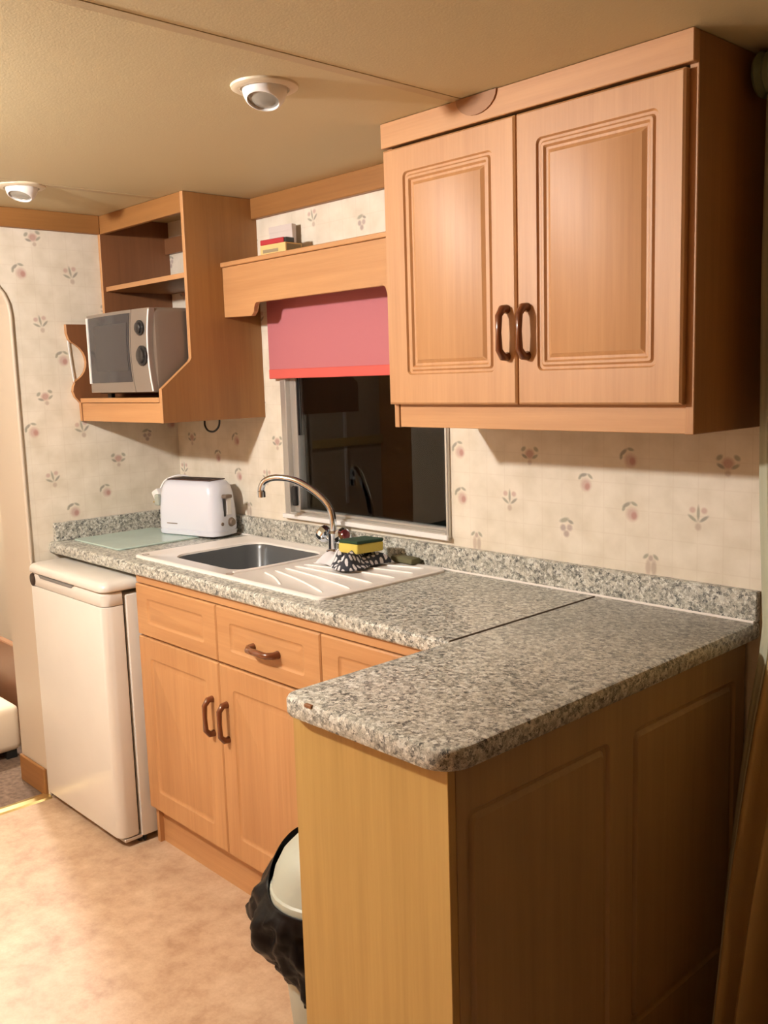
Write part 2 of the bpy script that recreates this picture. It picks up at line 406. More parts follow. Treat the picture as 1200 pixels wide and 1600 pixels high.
# beading round the opening on the kitchen face
bm = BM()
path = [(.003, JY+.004, .0), (.003, JY+.004, AZ-AR)] + [(.003, JY-AR+(AR+.004)*math.cos(math.radians(a)), AZ-AR+(AR+.004)*math.sin(math.radians(a))) for a in range(15, 91, 15)] + [(.003, AY1+AR, AZ+.004)]
tube(bm, path, .007, 8)
put('trim_1', bm, jambM, kind=ST, smooth=60)
bx('baseboard_left', (-PW+.002, -.002, JY-.012, JY, 0, .10), carcX, kind=ST, bev=.003)
bx('wall_front', (-2.2, XR, YF-.06, YF, 0, H), woodX, kind=ST)
bx('wall_right', (XR, XR+.06, YF, 0, 0, H), woodY, kind=ST)
bx('wall_hall', (-2.26, -2.2, YF, 0, 0, H), jambM, kind=ST)
bx('wall_hall_back', (-2.2, -PW, 0, .06, 0, H), jambM, kind=ST)
# ceiling of separate boards with cover strips
ce = bx('ceiling', (-2.26, XR+.06, YF-.06, .06, H+.012, H+.04), ceilM, kind=ST)
seams = [-2.26, -.92, .41, 1.722, 3.03, 4.34, 5.65, XR+.06]
for a, b in zip(seams, seams[1:]):
    bx('ceiling_panel', (a+.002, b-.002, YF-.06, .06, H, H+.012), ceilM, ce)
for s in seams[1:-1]:
    bx('cover_strip', (s-.014, s+.014, YF, -.024, H-.0015, H), stripM, ce, bev=.0006)
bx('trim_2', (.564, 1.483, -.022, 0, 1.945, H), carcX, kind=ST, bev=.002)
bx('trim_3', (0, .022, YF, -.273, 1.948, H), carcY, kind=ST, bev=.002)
bm = BM(); prism(bm, [(-.028, 0), (-.022, .006), (.0, .009), (.022, .006), (.028, 0)], 'y', AY1, JY)
put('trim_4', bm, brass, kind=ST)

bx('reflection_rail', (-2.2, -2.17, YF, -2.2, .925, .99), plain('pale_wood', (.6, .45, .2), .4), kind=ST, bev=.003)  # added hall rail, put in only to show as a reflection in the window
bx('reflection_batten', (-2.2, -2.185, -2.70, -2.675, .50, 1.18), whiteM, kind=ST, bev=.002)  # added upright batten, invented for the faint line reflected in the pane
# window: aluminium frame, sliding sash, panes
win = bpy.data.objects.new('window_1', None); COL.objects.link(win); win.location = (1.03, .02, WZ0); WORLD['window_1'] = Vector((1.03, .02, WZ0)); win['kind'] = ST
bm = BM()
for d in ((WX0, WX0+.028, -.012, .05, WZ0, WZ1), (WX1-.010, WX1, -.012, .05, WZ0, WZ1), (WX0+.028, WX1-.010, -.012, .05, WZ1-.02, WZ1), (WX0+.028, WX1-.010, -.012, .05, WZ0, WZ0+.016)):
    box(bm, *d, .002)
put('frame', bm, alu, win)
bx('sill', (WX0-.004, WX1+.004, -.022, -.012, WZ0-.004, WZ0+.010), whiteM, win, bev=.002)
bm = BM(); X0, X1, Z0, Z1 = WX0+.028, WX1-.010, WZ0+.016, WZ1-.02
for d in ((X0, X0+.030, .006, .03, Z0, Z1), (X1-.005, X1, .006, .03, Z0, Z1), (X0+.03, X1-.005, .006, .03, Z0, Z0+.008), (X0+.03, X1-.005, .006, .03, Z1-.02, Z1)): box(bm, *d, .002)
put('sash', bm, alu, win)
bx('pane', (X0+.03, X1-.005, .016, .020, Z0+.008, Z1-.02), paneM, win)
bx('catch', (X0+.004, X0+.022, -.006, .006, Z0+.02, Z0+.085), dark, win, bev=.003)
bx('upright_seal', (X0+.030, X0+.034, .011, .016, Z0+.25, Z1-.02), dark, win)

# ------------------------------------------------------------------ worktops
def front_profile(y0, y1, z0, z1, r=.010, n=4):
    pts = [(y1, z0), (y1, z1)]
    pts += [(y0+r-r*math.sin(math.radians(90*i/n)), z1-r+r*math.cos(math.radians(90*i/n))) for i in range(n+1)]
    pts += [(y0+r-r*math.cos(math.radians(90*i/n)), z0+r-r*math.sin(math.radians(90*i/n))) for i in range(n+1)]
    return pts
TZ0, TZ1, WD, XJ, XE = .862, .900, -.533, 1.8815, 2.275
HX0, HX1, HY0, HY1 = .585, .972, -.422, -.068          # sink bowl cut-out
wt = thing('worktop', (.94, -.27, TZ0), 'long speckled grey laminate worktop along the back wall, with upstand, holding the sink', 'worktop')
bm = BM()
prism(bm, front_profile(WD, 0, TZ0, TZ1), 'x', 0, HX0); prism(bm, front_profile(WD, 0, TZ0, TZ1), 'x', HX1, XJ-.002)
prism(bm, front_profile(WD, HY0, TZ0, TZ1), 'x', HX0, HX1); box(bm, HX0, HX1, HY1, 0, TZ0, TZ1)
bmesh.ops.remove_doubles(bm, verts=bm.verts[:], dist=1e-5)
put('slab', bm, MG, wt, smooth=40)
bx('back_upstand', (.018, XE, -.018, 0, TZ1, .966), MG, wt, bev=.002)
bx('left_upstand', (0, .018, -.515, 0, TZ1, .964), MG, wt, bev=.002)
bm = BM(); tube(bm, [(.02, -.020, TZ1), (XE-.004, -.020, TZ1)], .0045, 6); put('sealant_bead', bm, sealM, wt, label='white sealant bead')
bx('joint_strip', (XJ-.0011, XJ+.0002, WD+.004, -.02, TZ0, TZ1+.0003), plain('joint_brown', (.18, .14, .11), .5), wt, label='dark joint strip')
pw = thing('peninsula_worktop', (2.08, -.48, TZ0), 'speckled grey laminate worktop with rounded corners on the peninsula nearest the camera', 'worktop')
bm = BM(); PY = -.957; Ls = []
for ins, z in ((.008, TZ0), (.0025, TZ0+.0025), (0, TZ0+.008), (0, TZ1-.008), (.0025, TZ1-.0025), (.008, TZ1)):
    Ls.append([(x, y, z) for x, y in rrect(XJ+.0005+(ins if ins else 0), XE-ins, PY+ins, 0, [.03, .05, .0005, .0005], 8)])
loops(bm, Ls); put('slab', bm, MG, pw, smooth=40)
bm = BM(); box(bm, 1.951, 1.970, -.9585, -.950, .8925, .8985, .001); put('chipped_patch', bm, plain('chip_brown', (.22, .09, .03), .7), pw, label='brown chipped patch')

# ------------------------------------------------------------------ handles
def dhandle(name, p, axis, L, parent, out=.026, t=.0075):
    """bow handle centred at p (on the door face), along axis 'x' or 'z', standing out to -y"""
    p = Vector(p); A = Vector((1, 0, 0)) if axis == 'x' else Vector((0, 0, 1)); O = Vector((0, -1, 0))
    bm = BM()
    pts = [p - A*L/2, p - A*L/2 + O*out*.55, p - A*(L/2-.014) + O*out, p + O*(out+.001), p + A*(L/2-.014) + O*out, p + A*L/2 + O*out*.55, p + A*L/2]
    k = 1.35 if axis == 'x' else 1
    tube(bm, pts, [t*1.35, t*1.2, t*1.05, t*.85*k, t*1.05, t*1.2, t*1.35], 10)
    for s in (-1, 1): box(bm, *sum([[c-.008, c+.008] for c in (p + A*s*L/2 - O*0)], []), .002) if False else None
    return put(name, bm, handleM, parent, smooth=50)

# ------------------------------------------------------------------ wall cupboard
cu = thing('wall_cupboard', (1.878, -.15, 1.308), 'large beech-effect double-door cupboard hung on the wall right of the window', 'cupboard')
CX0, CX1, CZ0, CY = 1.483, 2.273, 1.308, -.283
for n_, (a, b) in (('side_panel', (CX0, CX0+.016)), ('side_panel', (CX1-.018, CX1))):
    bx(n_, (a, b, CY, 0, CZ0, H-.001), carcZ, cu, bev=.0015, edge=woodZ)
bx('bottom_panel', (CX0+.016, CX1-.018, CY+.016, 0, 1.368, 1.384), woodX, cu)
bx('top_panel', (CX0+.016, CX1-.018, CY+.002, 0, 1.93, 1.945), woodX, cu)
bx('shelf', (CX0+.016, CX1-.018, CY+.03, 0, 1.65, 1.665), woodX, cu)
bx('valance', (CX0+.0165, CX1-.0185, CY+.004, CY+.02, CZ0+.001, 1.366), woodX, cu, bev=.001)
bx('frieze', (CX0-.002, CX1, -.302, CY, 1.954, H-.001), woodX, cu, bev=.0015)
dx = (CX0+.003, 1.8765, 1.8805, 2.257)
d1 = put('door', routed(BM(), dx[0], dx[1], 1.364, 1.948, .284, .302, [(1.551, 1.818, 1.433, 1.892)], FR), woodZ, cu, smooth=30)
d2 = put('door', routed(BM(), dx[2], dx[3], 1.364, 1.948, .284, .302, [(1.932, 2.206, 1.433, 1.892)], FR), woodZ, cu, smooth=30)
dhandle('handle', (1.852, -.302, 1.514), 'z', .098, d1); dhandle('handle', (1.906, -.302, 1.514), 'z', .098, d2)
bm = BM(); pts = [(1.778+.056*math.cos(math.radians(a)), H-.002+.040*math.sin(math.radians(a))) for a in range(180, 361, 15)]
prism(bm, pts, 'y', -.306, -.302); put('half_round_patch', bm, wood('darker_beech', 'x', (.27, .12, .04), (.34, .155, .055)), cu, label='darker half-round wooden patch')

# ------------------------------------------------------------------ microwave cabinet
mc = thing('microwave_cabinet', (.28, -.19, 1.308), 'open beech-effect wall cabinet in the corner, with a shelf and stepped sides, holding the microwave', 'cabinet')
prof = [(0, 1.309), (-.385, 1.309), (-.385, 1.413), (-.278, 1.496), (-.272, 1.506), (-.272, H-.001), (0, H-.001)]
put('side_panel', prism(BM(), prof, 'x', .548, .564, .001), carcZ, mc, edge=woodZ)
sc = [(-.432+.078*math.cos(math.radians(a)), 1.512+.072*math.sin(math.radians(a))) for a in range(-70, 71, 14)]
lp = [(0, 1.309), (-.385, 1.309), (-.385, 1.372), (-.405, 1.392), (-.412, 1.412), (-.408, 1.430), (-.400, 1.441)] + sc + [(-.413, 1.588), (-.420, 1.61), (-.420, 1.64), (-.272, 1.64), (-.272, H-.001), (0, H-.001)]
lpan = put('side_panel', prism(BM(), lp, 'x', .001, .017, .001), carcShade, mc, edge=woodZ)
bm = BM(); tube(bm, [(.009, -.402, 1.442), (.009, -.409, 1.515), (.009, -.414, 1.585)], .0022, 8); put('strip_and_glint', bm, whiteM, lpan, label='thin white strip across the scooped notch')
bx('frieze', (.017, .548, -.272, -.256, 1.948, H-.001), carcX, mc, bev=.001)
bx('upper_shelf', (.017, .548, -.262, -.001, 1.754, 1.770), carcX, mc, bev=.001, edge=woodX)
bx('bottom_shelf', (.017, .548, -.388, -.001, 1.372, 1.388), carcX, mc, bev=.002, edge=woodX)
bx('apron', (.017, .548, -.382, -.366, 1.309, 1.371), woodX, mc, bev=.001)
bx('back_rail', (.017, .548, -.018, -.001, 1.895, 1.95), brownW, mc)

# microwave oven
mw = thing('microwave_oven', (.33, -.22, 1.388), 'silver microwave oven with dark door glass and two knobs in the corner cabinet', 'microwave')
MX0, MX1, MZ0, MZ1, MF = .118, .535, 1.402, 1.662, -.392
bm = BM(); Ls = []
for ins, y in ((.012, -.06), (0, -.075), (0, MF+.03), (.004, MF+.018)):
    Ls.append([(x, y, z) for x, z in rrect(MX0+ins, MX1-ins, MZ0+ins, MZ1-ins, .014)])
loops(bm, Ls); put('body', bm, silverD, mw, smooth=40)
# front fascia, bowed outwards, its right-hand seams curving towards the left at mid height
def mwf(x): return MF - .012*(1-(2*((x-MX0)/(MX1-MX0))-1)**2)
def mwx(x, z):
    t = (z-MZ0)/(MZ1-MZ0); w_ = min(1, max(0, (x-.30)/.13))
    return x - .020*w_*(1-(2*t-1)**2)
def plate(x0, x1, z0, z1, off, back=None, n=6, m=10):
    bm = BM(); rows = []
    for j in range(m+1):
        z = z0+(z1-z0)*j/m; xs = [x0+(x1-x0)*i/n for i in range(n+1)]
        fr_ = [(mwx(x, z), mwf(x)-off, z) for x in xs]
        bk = [(mwx(x, z), (back if back is not None else mwf(x)+.001), z) for x in reversed(xs)]
        rows.append([p for p in fr_+bk])
    return loops(bm, rows)
door = put('door', plate(MX0, .437, MZ0+.004, MZ1-.002, 0, MF+.018), silverM, mw, smooth=35)
pan = put('control_panel', plate(.4395, MX1, MZ0+.004, MZ1-.002, 0, MF+.018), silverM, mw, smooth=35)
put('door_glass', plate(.134, .431, 1.438, 1.650, .002), mwglass, door, smooth=30)
put('window_mesh', plate(.180, .420, 1.474, 1.622, .003), mwmesh, door, smooth=30)
put('strip_and_glint', plate(MX0+.001, .132, 1.436, 1.652, .005, n=2), whiteM, door, smooth=30, label='lamp reflection painted as a white strip on the door edge')  # white strip stands in for the lamp's reflection on the door edge
put('strip_and_glint', plate(MX1-.006, MX1-.001, MZ0+.006, MZ1-.006, .002, n=2), whiteM, pan, smooth=30, label='painted highlight along the panel edge')  # highlight between front and side, painted as a thin white strip
def knob(name, x, z, r):
    T = Matrix.Translation((x, mwf(x), z)) @ Matrix.Rotation(math.pi/2, 4, 'X')
    k = put(name, lathe(BM(), [(r*1.35, -.001), (r*1.35, .003), (r*1.02, .004), (r*.95, .010), (r*.8, .012), (0, .012)], T), dark, pan, smooth=40)
    return k
knob('knob', .478, 1.602, .0175); knob('knob', .482, 1.517, .023)
for x, y in ((MX0+.04, -.10), (MX1-.04, -.10), (MX0+.04, MF+.05), (MX1-.04, MF+.05)):
    put('foot', lathe(BM(), [(.012, 1.388), (.012, 1.404)], Matrix.Translation((x, y, 0)), 12), dark, mw)
bm = BM(); tube(bm, smooth_path([(.284, -.06, 1.3722), (.284, -.06, 1.300), (.288, -.062, 1.278), (.31, -.064, 1.262), (.345, -.064, 1.260), (.372, -.062, 1.276), (.378, -.06, 1.302), (.378, -.06, 1.3722)], 5), .0035, 8)
tag(put('cable', bm, dark, smooth=60), 'loop of black cable hanging under the microwave cabinet', 'cable')

# ------------------------------------------------------------------ pelmet shelf and blind
pe = thing('pelmet', (1.02, -.08, 1.62), 'beech-effect pelmet shelf over the window with a shaped front board', 'pelmet')
def pelm():
    a, b = .566, 1.482; pts = [(a, 1.786), (a, 1.632), (.712, 1.628)]
    pts += [(.712+.014+.028*(1-math.cos(math.radians(q)))*.6, 1.640+.028*math.sin(math.radians(q))) for q in range(0, 91, 18)]
    R_ = [(a+b-x, z) for x, z in reversed(pts[2:])]
    return pts + R_ + [(b, 1.632), (b, 1.786)]
put('front_board', prism(BM(), pelm(), 'y', -.143, -.127, .001), woodX, pe)
bx('top_board', (.565, 1.482, -.150, -.001, 1.787, 1.801), woodX, pe, bev=.002)
bl = thing('roller_blind', (1.03, -.03, 1.43), 'pink roller blind pulled half down over the window', 'blind')
bm = BM(); tube(bm, [(.63, -.035, 1.755), (1.44, -.035, 1.755)], .017, 16); put('roller', bm, blindM, bl, smooth=40)
bx('fabric', (.634, 1.436, -.0265, -.0250, 1.462, 1.755), blindM, bl)
bx('hem_bar', (.634, 1.436, -.030, -.022, 1.434, 1.464), hemM, bl, bev=.002, label='coral hem bar')

# boxes on the pelmet
def T_(x, y, z, a): return Matrix.Translation((x, y, z)) @ Matrix.Rotation(math.radians(a), 4, 'Z')
T = T_(.800, -.085, 1.801, 4)
mb = thing('matchbox', (.80, -.085, 1.801), 'yellow matchbox lying on the pelmet shelf, lowest of the stack', 'box')
put('sleeve', box(BM(), -.058, .058, -.033, .033, 0, .033, .001, 1, T), boxY, mb)
put('striker_strip', box(BM(), .0581, .0588, -.028, .028, .005, .029, 0, 1, T), boxS, mb, label='brown striker strip')
put('printed_band', box(BM(), -.045, .025, -.0336, -.0331, .009, .019, 0, 1, T), boxS, mb, label='brown printed band')
T = T_(.797, -.098, 1.834, 6)
lb = thing('red_packet', (.797, -.098, 1.834), 'flat dark red packet lying on the yellow matchbox', 'packet')
put('sleeve', box(BM(), -.055, .048, -.018, .018, 0, .016, .002, 1, T), boxR, lb)
put('black_end', box(BM(), .0485, .060, -.016, .016, .001, .015, .001, 1, T), dark, lb, label='black end')
T = T_(.742, -.032, 1.801, 3)
cb_ = thing('white_carton', (.742, -.032, 1.801), 'pale white carton standing upright against the wall behind the matchbox', 'box')
put('carton', box(BM(), -.055, .055, -.008, .008, 0, .100, .001, 1, T), cardW, cb_)
put('flap', box(BM(), -.055, .055, -.009, -.008, .082, .101, 0, 1, T), cardW, cb_)

# ------------------------------------------------------------------ sink, tap, washing-up things
sk = thing('sink', (.96, -.25, TZ1), 'white inset sink with a grey bowl and ridged drainer', 'sink')
SX0, SX1, SY0, SY1 = .492, 1.418, -.482, -.032
bm = BM()
O = rrect(SX0, SX1, SY0, SY1, .03, 6); I = rrect(.598, .960, -.410, -.080, .055, 6)
Ls = [[(x, y, TZ1) for x, y in O], [(x, y, TZ1+.005) for x, y in O]]
Ls.append([(x, y, TZ1+.008) for x, y in rrect(SX0+.004, SX1-.004, SY0+.004, SY1-.004, .027, 6)])
Ls.append([(x, y, TZ1+.008) for x, y in rrect(SX0+.012, SX1-.005, SY0+.012, SY1-.012, .022, 6)])
Ls.append([(x, y, TZ1+.0055) for x, y in rrect(SX0+.018, SX1-.018, SY0+.018, SY1-.018, .018, 6)])
Ls.append([(x, y, TZ1+.0055) for x, y in rrect(.590, .968, -.418, -.072, .06, 6)])
Ls.append([(x, y, TZ1+.003) for x, y in I])
Ls.append([(x, y, TZ1-.002) for x, y in rrect(.600, .958, -.408, -.082, .054, 6)])
loops(bm, Ls, cap0=False, cap1=False)
put('rim', bm, sinkM, sk, smooth=40)
bm = BM(); Ls = []
for ins, z in ((0, .898), (.006, .885), (.012, .78), (.03, .755), (.06, .748)):
    Ls.append([(x, y, z) for x, y in rrect(.600+ins, .958-ins, -.408+ins, -.082-ins, max(.054-ins*.4, .02), 6)])
loops(bm, Ls, cap0=False); bw = put('bowl', bm, bowlM, sk, smooth=50)
put('waste_outlet', lathe(BM(), [(.035, .7482), (.035, .751), (.028, .7515), (.02, .749), (0, .749)], Matrix.Translation((.78, -.24, 0))), chrome, bw, smooth=40)
# raised bar between bowl and drainer, then the fanned ridges
bm = BM(); tube(bm, smooth_path([(.985, -.44, .9055), (.995, -.30, .9055), (.985, -.10, .9055)], 6), .006, 8); put('dividing_ridge', bm, sinkM, sk, smooth=60)
ridges = [((1.046, -.378), (1.206, -.445)), ((1.050, -.345), (1.361, -.432)), ((1.046, -.307), (1.384, -.361)), ((1.044, -.272), (1.380, -.282)), ((1.046, -.240), (1.378, -.200)), ((1.050, -.208), (1.374, -.128)), ((1.056, -.178), (1.352, -.064))]
for (a, b) in ridges:
    q = ((a[0]+b[0])/2, (a[1]+b[1])/2 + .008)
    bm = BM(); tube(bm, smooth_path([(*a, .9045), (*q, .9045), (*b, .9045)], 6), [.002]+[.0042]*11+[.002], 8)
    put('ridge', bm, ridgeM, sk, smooth=60)
for x, y in ((.522, -.452), (.985, -.452)):
    put('drain_hole', lathe(BM(), [(.012, .9045), (.012, .9062), (.009, .9062), (.007, .905), (0, .905)], Matrix.Translation((x, y, 0)), 16), silverD, sk, smooth=40)

tp = thing('mixer_tap', (.968, -.062, .905), 'chrome mixer tap with a tall curved spout behind the sink bowl', 'tap')
Tt = Matrix.Translation((.968, -.062, 0))
put('body', lathe(BM(), [(.024, .9055), (.024, .912), (.017, .918), (.016, .955), (.018, .965), (.011, .973)], Tt), chrome, tp, smooth=35)
a = (.968, -.062)
sp_ = [(*a, .965), (*a, 1.01), (.955, -.067, 1.050), (.915, -.085, 1.090), (.86, -.115, 1.124), (.805, -.145, 1.133), (.772, -.165, 1.122), (.759, -.172, 1.098), (.760, -.172, 1.082)]
bm = BM(); P = smooth_path(sp_, 6); tube(bm, P, .0105, 14); sp = put('spout', bm, chrome, tp, smooth=50)
put('aerator', lathe(BM(), [(.0125, 1.072), (.0125, 1.090), (.0105, 1.092)], Matrix.Translation((.760, -.172, 0)), 16), chrome, sp, smooth=40)
def tapknob(dx_, capmat, lab):
    T = Tt @ Matrix.Translation((dx_*.015, 0, .944)) @ Matrix.Rotation(math.radians(62*dx_), 4, 'Y')
    k = put('tap_knob', lathe(BM(), [(.009, 0), (.009, .014), (.024, .019), (.0265, .028), (.025, .043), (.0165, .047)], T, 12), chrome, tp, smooth=25)
    put('knob_cap', lathe(BM(), [(.0165, .0470), (.014, .051), (0, .052)], T, 16), capmat, k, smooth=40, label=lab)
tapknob(-1, plain('blue_black_cap', (.02, .02, .03), .2), 'dark cap'); tapknob(1, redM, 'dark red cap')

dc = BM()
import mathutils.noise as MN
nx, ny = 30, 22; grid = []
for i in range(nx+1):
    row = []
    for j in range(ny+1):
        u, v = i/nx, j/ny
        x = 1.085 + u*.160 + .012*math.sin(7*v); y = -.235 + v*.170 + .014*math.sin(6*u) - .03*u + .02*u
        e = min(u, 1-u, v, 1-v)
        z = .9125 + .030*min(1, e*7) + .011*math.sin(u*17+v*5)*min(1, e*8) + .009*MN.noise(Vector((u*6, v*6, .3)))*min(1, e*8)
        row.append(dc.verts.new((x, y, max(z, .9105))))
    grid.append(row)
for i in range(nx):
    for j in range(ny): dc.faces.new((grid[i][j], grid[i+1][j], grid[i+1][j+1], grid[i][j+1]))
cl = put('dishcloth', dc, clothM, smooth=80); tag(cl, 'crumpled black and white checked dishcloth on the drainer beside the tap', 'cloth')
md = cl.modifiers.new('s', 'SOLIDIFY'); md.thickness = .003; md.offset = 1
T = T_(1.192, -.150, .9475, 96) @ Matrix.Rotation(math.radians(3), 4, 'Y')
sg = thing('sponge', (1.192, -.150, .947), 'yellow sponge with a green scourer top on the checked dishcloth', 'sponge')
put('foam', box(BM(), -.055, .055, -.036, .036, 0, .027, .004, 2, T), yellowM, sg)
put('scourer', box(BM(), -.055, .055, -.036, .036, .0272, .036, .002, 1, T), greenM, sg)
bm = BM(); T = T_(1.262, -.043, .9085, -3)
box(bm, -.045, .045, -.02, .016, 0, .017, .005, 2, T)
tag(put('scrubbing_pad', bm, scrubM, smooth=40), 'dark olive scrubbing pad lying behind the dishcloth by the upstand', 'pad')

# glass chopping board
gb = BM(); loops(gb, [[(x, y, z) for x, y in rrect(.040+i, .366-i, -.462+i, -.152-i, .012, 4)] for i, z in ((.001, .9005), (0, .902), (0, .905), (.001, .9062))])
tag(put('chopping_board', gb, glassboard), 'pale green frosted glass chopping board on the worktop by the toaster', 'chopping board')

# toaster
TT = T_(.302, -.121, .900, 14)
ts = thing('toaster', (.302, -.121, .900), 'white two-slice toaster with rounded edges on the worktop corner', 'toaster')
tl, tw = .142, .066
bm = BM(); Ls = []
for ins, z, r in ((.012, .014, .03), (.004, .020, .036), (0, .032, .04), (.001, .09, .042), (.005, .15, .045), (.011, .176, .045), (.020, .190, .042), (.032, .196, .036)):
    Ls.append([TT @ Vector((x, y, z)) for x, y in rrect(-tl+ins, tl-ins, -tw+ins*.8, tw-ins*.8, r, 6)])
loops(bm, Ls); bd = put('body', bm, toasterM, ts, smooth=50)
bm = BM(); Ls = []
for ins, z in ((.012, .006), (.004, .010), (.002, .024)):
    Ls.append([TT @ Vector((x, y, z)) for x, y in rrect(-tl+ins-.003, tl-ins+.003, -tw+ins-.003, tw-ins+.003, .04, 6)])
loops(bm, Ls); put('base', bm, toasterM, ts, smooth=50)
tpz = put('top_plate', box(BM(), -.100, .100, -.040, .040, .196, .1995, .001, 1, TT), slotM, ts, label='dark top plate')
for yy in (-.019, .019): put('bread_slot', box(BM(), -.088, .088, yy-.010, yy+.010, .1996, .2002, 0, 1, TT), blackM, tpz)
put('lever_slot', box(BM(), tl-.004, tl+.0015, -.020, -.012, .075, .150, 0, 1, TT), dark, ts)
put('lever', box(BM(), tl, tl+.020, -.030, .004, .138, .150, .003, 2, TT), silverD, ts, label='grey lever')
put('lever_plate', box(BM(), tl-.003, tl+.003, -.008, .016, .078, .134, .003, 2, TT), whiteM, ts)
Tk = TT @ Matrix.Translation((tl-.001, .014, .052)) @ Matrix.Rotation(math.pi/2, 4, 'Y')
put('dial', lathe(BM(), [(.016, 0), (.016, .003), (.012, .004), (.011, .012), (0, .013)], Tk, 20), silverD, ts, smooth=40, label='grey browning dial')
Tk = TT @ Matrix.Translation((tl-.001, -.030, .050)) @ Matrix.Rotation(math.pi/2, 4, 'Y')
put('button', lathe(BM(), [(.006, 0), (.006, .003), (0, .004)], Tk, 14), silverD, ts, smooth=40)
put('maker_mark', box(BM(), -.085, -.035, -tw-.0006, -tw+.003, .046, .049, 0, 1, TT), silverD, ts, label='faint grey mark line')
put('side_grip', box(BM(), -tl-.001, -tl+.022, -tw-.0005, -tw+.02, .105, .145, .006, 2, TT), plain('grey_green_grip', (.36, .38, .33), .4), ts, label='grey side grip')
for sx in (-1, 1):
    for sy_ in (-1, 1):
        zb = .0065 if (sx < 0 and sy_ < 0) else .0005
        put('foot', lathe(BM(), [(.009, zb), (.009, .011)], TT @ Matrix.Translation((sx*.105, sy_*.044, 0)), 12), dark, ts)
# plug and cord tucked behind the left end
Tp = TT @ Matrix.Translation((-tl-.020, -.015, .135)) @ Matrix.Rotation(math.radians(-28), 4, 'Y')
pk = put('plug', box(BM(), -.018, .016, -.022, .022, -.024, .024, .007, 2, Tp), whiteM, ts, smooth=40)
for (yy, zz) in ((-.011, -.010), (.011, -.010), (0, .012)):
    put('pin', box(BM(), -.034, -.018, yy-.003, yy+.003, zz-.002, zz+.002, 0, 1, Tp), brass, pk)
bm = BM(); tube(bm, smooth_path([TT @ Vector(q) for q in ((-tl-.022, -.012, .157), (-tl-.010, .005, .188), (-tl+.03, .035, .203), (-tl+.06, .066, .185), (-tl+.03, .090, .12), (-tl+.05, .088, .03))], 6), .0035, 8); put('cord', bm, whiteM, ts, smooth=60)

# ------------------------------------------------------------------ base cabinets
bc = thing('base_cabinet', (1.23, -.27, 0), 'beech-effect base cabinet with drawers and doors under the sink worktop', 'cabinet')
BX0, BX1 = .578, 1.862
bx('side_panel', (BX0, BX0+.016, -.505, -.02, 0, .861), woodZ, bc)
bx('side_panel', (BX1-.016, BX1, -.505, -.02, .0, .861), woodZ, bc)
bx('floor_panel', (BX0+.016, BX1-.016, -.500, -.02, .115, .131), woodX, bc)
bx('top_rail', (BX0, BX1, -.520, -.505, .839, .861), woodX, bc, bev=.001)
bx('mid_rail', (BX0+.016, BX1-.016, -.505, -.489, .655, .695), woodX, bc)
for x in (1.014, 1.459): bx('divider', (x-.008, x+.008, -.504, -.489, .131, .839), woodZ, bc)
bx('plinth', (BX0+.016, BX1-.016, -.490, -.474, 0, .114), woodX, bc)
PF = [(0, 0), (.004, -.003), (.010, -.004), (.020, -.0005)]
cols = [(.579, 1.0125), (1.0155, 1.4575), (1.4605, 1.8815-.0195)]
for i, (a, b) in enumerate(cols):
    dr = put('drawer_front', routed(BM(), a, b, .679, .836, .5055, .525, [(a+.062, b-.062, .718, .797)], FR, prof=PF, fr=.01, bev=.0035), woodX, bc, smooth=30)
    if i == 1: dhandle('handle', (1.238, -.525, .752), 'x', .105, dr, .028, .008)
    dd = put('door', routed(BM(), a, b, .122, .6735, .5055, .525, [(a+.062, b-.062, .186, .612)], FR, prof=PF, fr=.012, bev=.0035), woodZ, bc, smooth=30)
    dhandle('handle', ((.975 if i == 0 else 1.047 if i == 1 else 1.50), -.525, .515), 'z', .098, dd)
put('catch_plate', box(BM(), 1.185, 1.205, -.491, -.4895, .112, .118), brass, bc)

# peninsula cabinet
pc = thing('peninsula_cabinet', (2.06, -.48, 0), 'beech-effect peninsula cabinet with plain end and panelled side, right foreground', 'cabinet')
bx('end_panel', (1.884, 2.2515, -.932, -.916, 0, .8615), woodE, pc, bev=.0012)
bx('inner_panel', (1.884, 1.900, -.916, -.535, 0, .8615), woodZ, pc)
bx('back_panel', (1.884, 2.233, -.516, -.50, 0, .8615), woodZ, pc)
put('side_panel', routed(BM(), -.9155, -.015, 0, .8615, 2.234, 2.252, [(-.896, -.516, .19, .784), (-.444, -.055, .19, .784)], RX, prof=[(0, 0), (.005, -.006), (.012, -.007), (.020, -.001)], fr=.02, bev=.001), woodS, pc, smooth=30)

# ------------------------------------------------------------------ fridge
fg = thing('fridge', (.285, -.33, 0), 'aged white under-counter fridge at the left end of the worktop', 'fridge')
FX0, FX1 = .018, .560
bx('body', (FX0, FX1, -.548, -.06, .022, .800), fridgeM, fg, bev=.006, seg=2, smooth=40)
bm = BM()
loops(bm, [[(x, y, z) for x, y in rrect(FX0+i, FX1-.004-i, -.622+i, -.556, [.026, .030, .004, .004], 6)] for i, z in ((.006, .030), (.001, .034), (0, .04), (0, .768), (.001, .7695))])
fd = put('door', bm, fridgeM, fg, smooth=40)
bm = BM()
loops(bm, [[(x, y, z) for x, y in rrect(FX0+i, FX1-.004-i, -.622+i, -.556, [.026, .030, .004, .004], 6)] for i, z in ((.001, .7715), (0, .773), (0, .806), (.004, .812))])
put('door_top_band', bm, fridgeM, fd, smooth=40)
bx('door_seal', (FX0+.012, FX1-.018, -.557, -.547, .04, .79), dark, fg)
